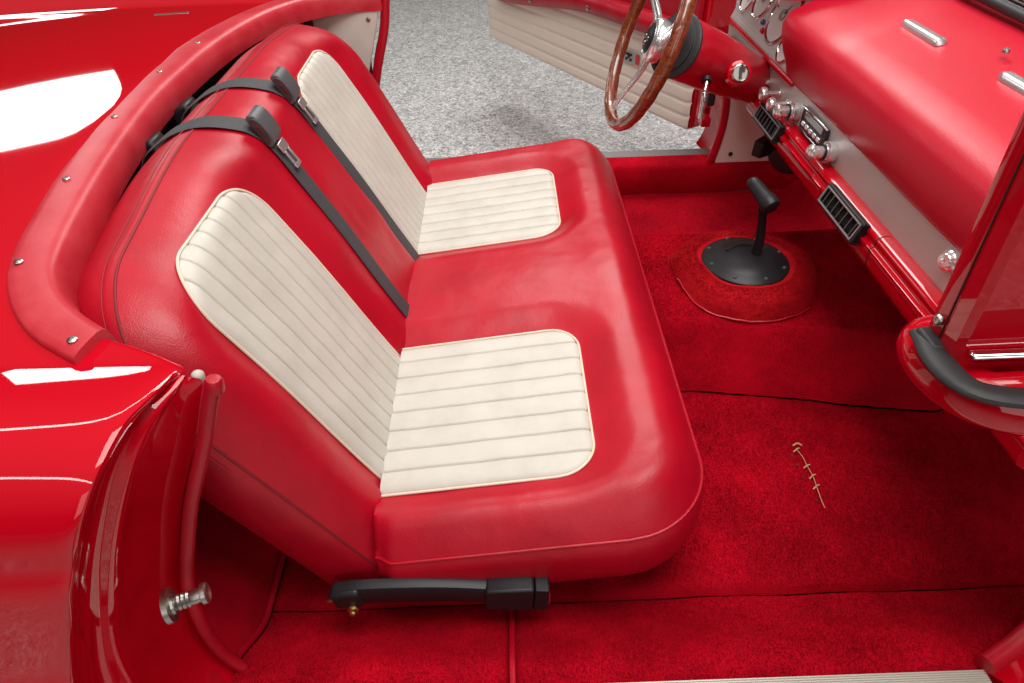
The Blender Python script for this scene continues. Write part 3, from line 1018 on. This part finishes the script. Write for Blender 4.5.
# padded top
pp = [(.674, .793), (.668, .792), (.663, .794), (.660, .802), (.657, .825), (.657, .852), (.660, .878), (.669, .899), (.690, .915), (.73, .929), (.78, .944), (.84, .963), (.90, .983), (.96, .990), (1.02, .992)]
A = []
for y in np.r_[np.linspace(y0d, 1.40, 40), np.linspace(1.41, 1.535, 24)]:
    row = []
    k = smooth(1.40, 1.535, y)
    for i, (x, z) in enumerate(pp):
        w = .0012 * nz(x, y, z, 9)
        lift = .030 * smooth(1.36, 1.55, y) * smooth(.85, .95, z)
        row.append((x + w - .062 * smooth(1.33, 1.53, y) * smooth(.80, .95, z) * (1 - smooth(.70, .86, x)), y, z + lift + w))
    A.append(row)
pad = MB().grid(A)
pad.ngon(A[-1] + [(.80, 1.535, .80)]); pad.ngon(A[0] + [(.80, y0d, .80)], True)
padm = pad.build('dash_pad', DASHVINYL, dash, angle=60)
# hood over the instruments
A = []
for y in np.linspace(1.537, y1d, 24):
    row = []
    for x, z in ((.668, .955), (.640, .955), (.615, .957), (.606, .965), (.62, .985), (.68, 1.01), (.74, 1.035), (.84, 1.04), (1.0, 1.03)):
        row.append((x, y, z + .015 * math.sin((y - 1.53) / .5 * PI)))
    A.append(row)
MB().grid(A).build('instrument_hood', DASHVINYL, dash, angle=60)
# beige lower panel and instrument panel
MB().grid([[(x, y, z) for y in np.linspace(y0d, y1d, 10)] for x, z in ((.668, .700), (.664, .800))]).build('lower_panel', PANEL, dash)
MB().grid([[(x, y, z) for y in (1.536, y1d)] for x, z in ((.664, .797), (.726, .945))]).build('instrument_panel', PANEL, dash)
MB().box((.665, (1.49 + y1d) / 2, .7915), (.018, y1d - 1.49, .012)).build('panel_lip', PAINT, dash, bevel=.004)
# lower rail with two raised ribs
rp = [(.72, .640), (.68, .640), (.655, .645), (.642, .655), (.637, .668), (.636, .680), (.638, .687), (.634, .690), (.634, .696), (.639, .699), (.642, .706), (.640, .710), (.642, .716), (.650, .720), (.664, .7215), (.672, .7215)]
A = [[(x, y, z) for x, z in rp] for y in np.linspace(y0d, 1.68, 30)]
mb = MB().grid(A); mb.ngon(A[0]); mb.ngon(A[-1], True)
rail = mb.build('lower_rail', PAINT, dash, angle=50)
MB().tube([(x - .0008, .955, z) for x, z in rp[2:15]], .0009, 5).build('rail_joint', SHADOWRED, rail)


def vent(yc, zc, w, hgt):
    M = [(0, 1, 0), (.36, 0, .933), (-.933, 0, .36)]
    M = np.array(M, float)
    c = np.array((.631, yc, zc))
    o = MB()
    for s in (-1, 1):
        o.box(c + M[1] * s * (hgt / 2 - .003), (w, .006, .016), M)
        o.box(c + M[0] * s * (w / 2 - .003), (.006, hgt - .012, .016), M)
    v = o.build('air_vent', BLACK, dash, bevel=.002)
    MB().box(c - M[2] * .002, (w - .016, hgt - .016, .003), M).build('vent_back', DARK, v)
    t = MB()
    for s in (-1, 1):
        t.box(c + M[1] * s * (hgt / 2 - .0062) + M[2] * .0078, (w - .010, .0026, .003), M)
        t.box(c + M[0] * s * (w / 2 - .0062) + M[2] * .0078, (.0026, hgt - .0152, .003), M)
    t.build('chrome_line', BRIGHT, v)
    for k in range(7):
        q = -w / 2 + .018 + (w - .036) * k / 6
        ca, sa = math.cos(.6), math.sin(.6)
        MB().box(c + M[0] * q + M[2] * .005, (.0018, hgt - .016, .009), [M[0] * ca + M[2] * sa, M[1], -M[0] * sa + M[2] * ca]).build('vent_slat', GREYPLASTIC, v)
    return v


vent(1.070, .702, .158, .044)
vent(1.500, .700, .150, .042)


def knob(yc, zc, kind, x=.665):
    c = (x, yc, zc); ax = (-1, -.04, .02)
    if kind == 'pull':
        pr = [(.010, 0), (.010, .002), (.0055, .004), (.0055, .026), (.009, .030), (.0145, .034), (.0155, .040), (.0135, .046), (.006, .049), (0, .0495)]
        o = MB().lathe(c, ax, pr, 24).build('pull_knob', SATIN, dash)
    else:
        pr = [(.020, 0), (.0215, .003), (.0215, .016), (.017, .018), (.0165, .021), (.0125, .022), (.0125, .040), (.0155, .042), (.0165, .047), (.013, .052), (.005, .0545), (0, .055)]
        o = MB().lathe(c, ax, pr, 28).build('radio_knob', SATIN, dash)
        MB().lathe((x - .0225, yc - .001, zc), ax, [(.0168, 0), (.0168, .0022)], 24).build('knob_ring', BLACK, o)
    return o


knob(1.632, .747, 'pull'); knob(1.560, .747, 'pull'); knob(1.500, .744, 'pull'); knob(1.440, .750, 'radio'); knob(1.232, .748, 'radio')
ra = MB().box((.664, 1.335, .754), (.010, .135, .046)).build('radio', BLACK, dash, bevel=.003)
MB().box((.6585, 1.335, .766), (.003, .095, .014)).build('radio_dial', mat('radio_glass', (.25, .25, .26), .12, coat=1), ra, bevel=.001)
MB().box((.6585, 1.335, .7785), (.004, .135, .004)).build('radio_trim', CHROME, ra, bevel=.001)
MB().box((.6585, 1.335, .7315), (.004, .135, .003)).build('radio_trim', CHROME, ra, bevel=.001)
for k in range(5):
    MB().box((.6575, 1.293 + k * .021, .747), (.007, .015, .010)).build('radio_button', SATIN, ra, bevel=.002)
MB().lathe((.665, .806, .770), (-.95, -.2, .2), [(.017, 0), (.017, .003), (.013, .006), (.012, .010), (.010, .012), (.004, .0125), (.003, .010), (0, .010)], 24).build('lock_button', SATIN, dash)


def gauge(yc, zc, r):
    c = np.array((.664 + (zc - .797) * .419, yc, zc)); ax = np.array((-.922, 0, .387))
    o = MB().lathe(c, ax, [(r, -.002), (r, .004), (r * .97, .0065), (r * .92, .007), (r * .88, .0045), (r * .87, .003)], 40).build('gauge', CHROME, dash)
    MB().lathe(c, ax, [(r * .88, .0), (r * .88, .0035)], 40).build('dial', DIAL, o)
    t = MB()
    for k in range(11):
        a = math.radians(-40 + 26 * k)
        e = np.array((0, -math.cos(a), math.sin(a)))
        t.box(c + ax * .0042 + e * r * .68, (.0012, r * .05, r * .14), [ax, np.cross(ax, e), e])
    t.build('tick_marks', DIALDARK, o)
    e = np.array((0, -math.cos(.6), math.sin(.6)))
    MB().box(c + ax * .006 + e * r * .3, (.0015, r * .04, r * .62), [ax, np.cross(ax, e), e]).build('needle', DIALDARK, o)
    MB().lathe(c + ax * .004, ax, [(r * .2, 0), (r * .18, .004), (0, .005)], 18).build('needle_hub', STEEL, o)
    return o


gauge(1.715, .878, .070); gauge(1.610, .836, .038); gauge(1.865, .880, .052); gauge(1.965, .862, .040)
MB().lathe((.681, 1.800, .842), (-1, 0, 0), [(.007, 0), (.007, .004), (.004, .008), (0, .009)], 14).build('indicator_lens', BLUE, dash)
MB().lathe((.675, 1.775, .828), (-1, 0, 0), [(.007, 0), (.007, .004), (.004, .008), (0, .009)], 14).build('indicator_lens', REDPLASTIC, dash)
MB().box((.659, 1.90, .752), (.010, .14, .018)).build('panel_slot', BLACK, dash, bevel=.003)
# chrome bars and a stud on the pad top
for (ya, yb, x) in ((1.225, 1.365, .800), (.86, 1.06, .808)):
    A = []
    for t in np.linspace(0, 1, 24):
        e = math.sqrt(max(0, 1 - max(0, abs(t - .5) * 2 - .88) ** 2 / .12 ** 2)) if abs(t - .5) * 2 > .88 else 1
        y = ya + (yb - ya) * t
        zt = np.interp(x, [q[0] for q in pp[7:]], [q[1] for q in pp[7:]])
        L_ = .030 * smooth(1.36, 1.55, y) * smooth(.85, .95, zt)
        A.append([(x + s * .011 * e, y, zt + L_ + .001 + h * e) for s, h in ((-1, -.004), (-1, .005), (-.6, .009), (.6, .009), (1, .006), (1, -.004))])
    mb = MB().grid(A); mb.ngon(A[0]); mb.ngon(A[-1], True)
    mb.build('chrome_bar', BRIGHT, dash, angle=50)
MB().lathe((.835, 1.11, .973), (0, 0, 1), [(.006, 0), (.006, .003), (.004, .006), (0, .0065)], 14).build('pad_stud', STEEL, dash)
# windshield base trim above the pad
MB().tube([(.905, .55, .995), (.905, 1.0, 1.0), (.905, 1.5, 1.008)], .010, 10, 24).build('glass_channel', RUBBER, dash)
MB().tube([(.930, .55, 1.002), (.930, 1.0, 1.012), (.930, 1.5, 1.020)], .014, 10, 24).build('glass_moulding', CHROME, dash)

# ================================================================== steering column and wheel
col = thing('steering_column', (.50, 1.55, .70), 'thick red steering column with black collar, chrome lever and ignition lock', 'steering column')
ca = np.array((.282, .155, -.153)); ca /= np.linalg.norm(ca)
c0 = np.array((.402, 1.552, .864))
MB().lathe(c0, ca, [(.05, -.004), (.066, 0), (.068, .006), (.068, .05), (.067, .12), (.062, .2), (.056, .28), (.050, .37)], 44).build('column_cover', mat('satin_red_paint', (.42, .003, .014), .32, coat=.3, coat_rough=.2), col)
cc = col.children[-1]
MB().lathe(c0, ca, [(.04, -.026), (.056, -.025), (.060, -.022), (.059, -.018), (.062, -.0155), (.069, -.014), (.0725, -.010), (.071, -.004), (.06, -.002)], 40).build('collar', RUBBER, col)
lk = np.array((.512, 1.552, .808)) + .068 * np.array((.30, -.93, .20))
MB().lathe(lk, (-.05, -.93, .36), [(.028, -.02), (.027, .003), (.022, .006)], 24).build('lock_boss', PAINT, cc)
MB().lathe(lk, (-.05, -.93, .36), [(.0195, .004), (.020, .010), (.017, .014), (.0155, .010), (0, .010)], 24).build('ignition_lock', STEEL, col)
MB().box(lk + np.array((-.05, -.93, .36)) * .012, (.005, .005, .026), [(1, -.05, 0), (.05, .93, -.36), (0, .36, .93)]).build('key_slot', DIALDARK, col)
MB().box(lk + np.array((-.05, -.93, .36)) * .013 + np.array((.005, 0, .010)), (.006, .006, .016)).build('key_tab', STEEL, col, bevel=.001)
MB().lathe((.468, 1.512, .800), (-.2, -.75, -.55), [(.011, -.006), (.011, .003)], 14).build('lever_socket', BLACK, col)
MB().tube([(.468, 1.508, .798), (.462, 1.492, .775), (.462, 1.488, .745), (.462, 1.486, .722)], [.0055, .0055, .0062, .0075], 12, 16).build('tilt_lever', CHROME, col)

sw = thing('steering_wheel', (.33, 1.55, .86), 'wood rimmed steering wheel with polished spokes on the driver side', 'steering wheel')
tl = math.radians(20)
wc = np.array((.33, 1.55, .887)); wd = np.array((-math.sin(tl), 0, -math.cos(tl))); wy = np.array((0, 1.0, 0)); wa = np.array((math.cos(tl), 0, -math.sin(tl)))
rim = []
for k in range(120):
    a = 2 * PI * k / 120
    rim.append(wc + .195 * (wd * math.cos(a) + wy * math.sin(a)))
T = []
for k in range(120):
    a = 2 * PI * k / 120
    e = wd * math.cos(a) + wy * math.sin(a)
    r0 = .0150 - .0012 * (.5 + .5 * math.cos(a * 24)) ** 3
    T.append([rim[k] + r0 * (math.cos(b) * e + math.sin(b) * 1.05 * wa) for b in np.linspace(0, 2 * PI, 17)[:-1]])
MB().grid(T, cu=True, cv=True).build('rim', WOOD, sw)
hubc = wc + wa * .022
for a in (math.radians(0 + 8), math.radians(118), math.radians(242)):
    e = wd * math.cos(a) + wy * math.sin(a); s_ = np.cross(wa, e)
    A = []
    for t in np.linspace(0, 1, 12):
        p = hubc + e * (.040 + .145 * t) - wa * (.022 * smooth(.1, 1, t))
        w = .020 - .010 * math.sin(t * PI * .6)
        if t > .85: w += .006 * (t - .85) / .15
        A.append([p + s_ * w * q - wa * h for q, h in ((-1, -.002), (-1, .001), (-.8, .003), (-.35, .003), (-.25, .0012), (.25, .0012), (.35, .003), (.8, .003), (1, .001), (1, -.002))])
    mb = MB().grid(A, cv=True)
    mb.build('spoke', SATIN, sw, angle=40)
MB().lathe(hubc, -wa, [(.046, -.012), (.048, 0), (.047, .010), (.040, .017), (.034, .019), (.033, .016)], 40).build('hub', SATIN, sw)
MB().lathe(hubc, -wa, [(.033, .012), (.033, .017), (.026, .022), (.012, .0245), (0, .025)], 32).build('horn_button', BLACK, sw)
hb = sw.children[-1]
for (q, r_) in ((-.011, 0), (.011, 0), (0, .012)):
    MB().box(hubc - wa * .0245 + wy * q + wd * r_, (.009, .009, .003), [wy, wd, wa]).build('horn_emblem', CHROME, hb, bevel=.001)
MB().lathe(hubc, wa, [(.040, .008), (.044, .016), (.044, .034), (.040, .037), (.038, .06)], 32).build('hub_boss', RUBBER, sw)

# ================================================================== handle under the dash
bh = thing('brake_handle', (.70, 1.62, .56), 'black angular pull handle poking out under the dashboard near the column', 'handle')
ho = [(-.030, -.020), (.018, -.024), (.030, -.012), (.030, .018), (.014, .026), (-.028, .020)]
MB().prism(ho, (.655, 1.585, .605), (.8, .6, 0), (0, 0, 1), (.6, -.8, 0), .030).build('grip', BLACK, bh, bevel=.005, seg=3)
MB().tube([(.665, 1.60, .605), (.71, 1.615, .59), (.77, 1.63, .60)], .014, 12, 12).build('rod', BLACK, bh)
MB().lathe((.745, 1.60, .575), (-.5, -.5, .1), [(.0, -.02), (.055, -.02), (.058, 0), (.050, .006), (.03, .01), (0, .011)], 32).build('boot', RUBBER, bh)

# ================================================================== far door, swung open
DA = np.array((.683, 2.298, 0)); DD = np.array((-.5113, .8594, 0)); DN = np.array((-.8594, -.5113, 0)); DZ = np.array((0, 0, 1.0))
door = thing('car_door', (.683, 2.298, .33), 'open far door with cream ribbed lining and padded red armrest', 'car door')
dp = lambda s, z, n=0: DA + DD * s + DZ * z + DN * n
ol = [(0, .345), (.03, .330), (1.30, .335), (1.40, .345), (1.44, .40), (1.455, .50), (1.45, .93), (0, .93)]
MB().prism(ol, DA - DN * .13, DD, DZ, DN, .128).build('door_shell', PAINT, door, bevel=.012, seg=3)
# ribbed lining, rib per board
ribs = 6
z0, z1 = .337, .640
A = []
for s_ in np.linspace(.012, 1.435, 90):
    row = []
    cut = 0
    for k in range(ribs * 9 + 1):
        f_ = k / 9
        fr = abs((f_ % 1) - .5) * 2
        z = z0 + (z1 - z0) * k / (ribs * 9)
        e = max(0, (s_ - 1.36) / .075)
        zl = z0 + .05 * e ** 2 * (1 - (z - z0) / (z1 - z0))
        d = min(s_ - .012, 1.435 - s_, z - z0)
        h = .013 + .007 * math.sqrt(max(0, 1 - (fr * .98) ** 4)) + .0012 * nz(s_, z, 0, 12) - .014 * math.exp(-d / .006)
        row.append(dp(s_, max(z, zl), h))
    A.append(row)
MB().grid(A).build('door_lining', mat('door_vinyl', (.82, .73, .62), .45, bump=[('voronoi', 500, .1, .001)]), door, angle=70)
# padded red armrest / upper trim
A = []
for s_ in np.linspace(.0, 1.34, 70):
    row = []
    zb = .630 - .085 * smooth(.5, 1.34, s_)
    e = smooth(1.34, 1.28, s_) * .9 + .1
    for n_, dz in ((.012, -.004), (.03, -.006), (.05, .0), (.060, .018), (.060, .04), (.050, .060), (.030, .068), (.012, .070)):
        row.append(dp(s_, zb + dz * e + (1 - e) * .03, .012 + (n_ - .012) * e + .0012 * nz(s_, dz, 2, 14)))
    A.append(row)
mb = MB().grid(A); mb.ngon(A[0]); mb.ngon(A[-1], True)
arm = mb.build('armrest', LEATHER, door, angle=60)
for s_ in (.19, .57, .98):
    zb = .630 - .085 * smooth(.5, 1.34, s_)
    MB().lathe(dp(s_, zb + .022, .060), DN, [(.009, 0), (.009, .003), (.005, .006), (0, .0065)], 16).build('armrest_screw', STEEL, arm)
MB().box(dp(.72, .80, .010), (1.40, .26, .018), [DD, DZ, DN]).build('upper_trim', LEATHER, door, bevel=.006)
bz = MB().box(dp(.335, .520, .026), (.105, .040, .005), [DD, DZ, DN]).build('door_emblem', STEEL, door, bevel=.001)
MB().box(dp(.292, .520, .0295), (.018, .034, .003), [DD, DZ, DN]).build('emblem_band', REDPLASTIC, bz)
em = MB()
for k, (a, b) in enumerate(((0, 1), (1, 0), (2, 1), (0, -1), (2, -1), (1, 1))):
    em.box(dp(.330 + a * .012, .520 + b * .009, .0295), (.009, .008, .003), [DD, DZ, DN])
em.build('emblem_mark', BLACK, bz)
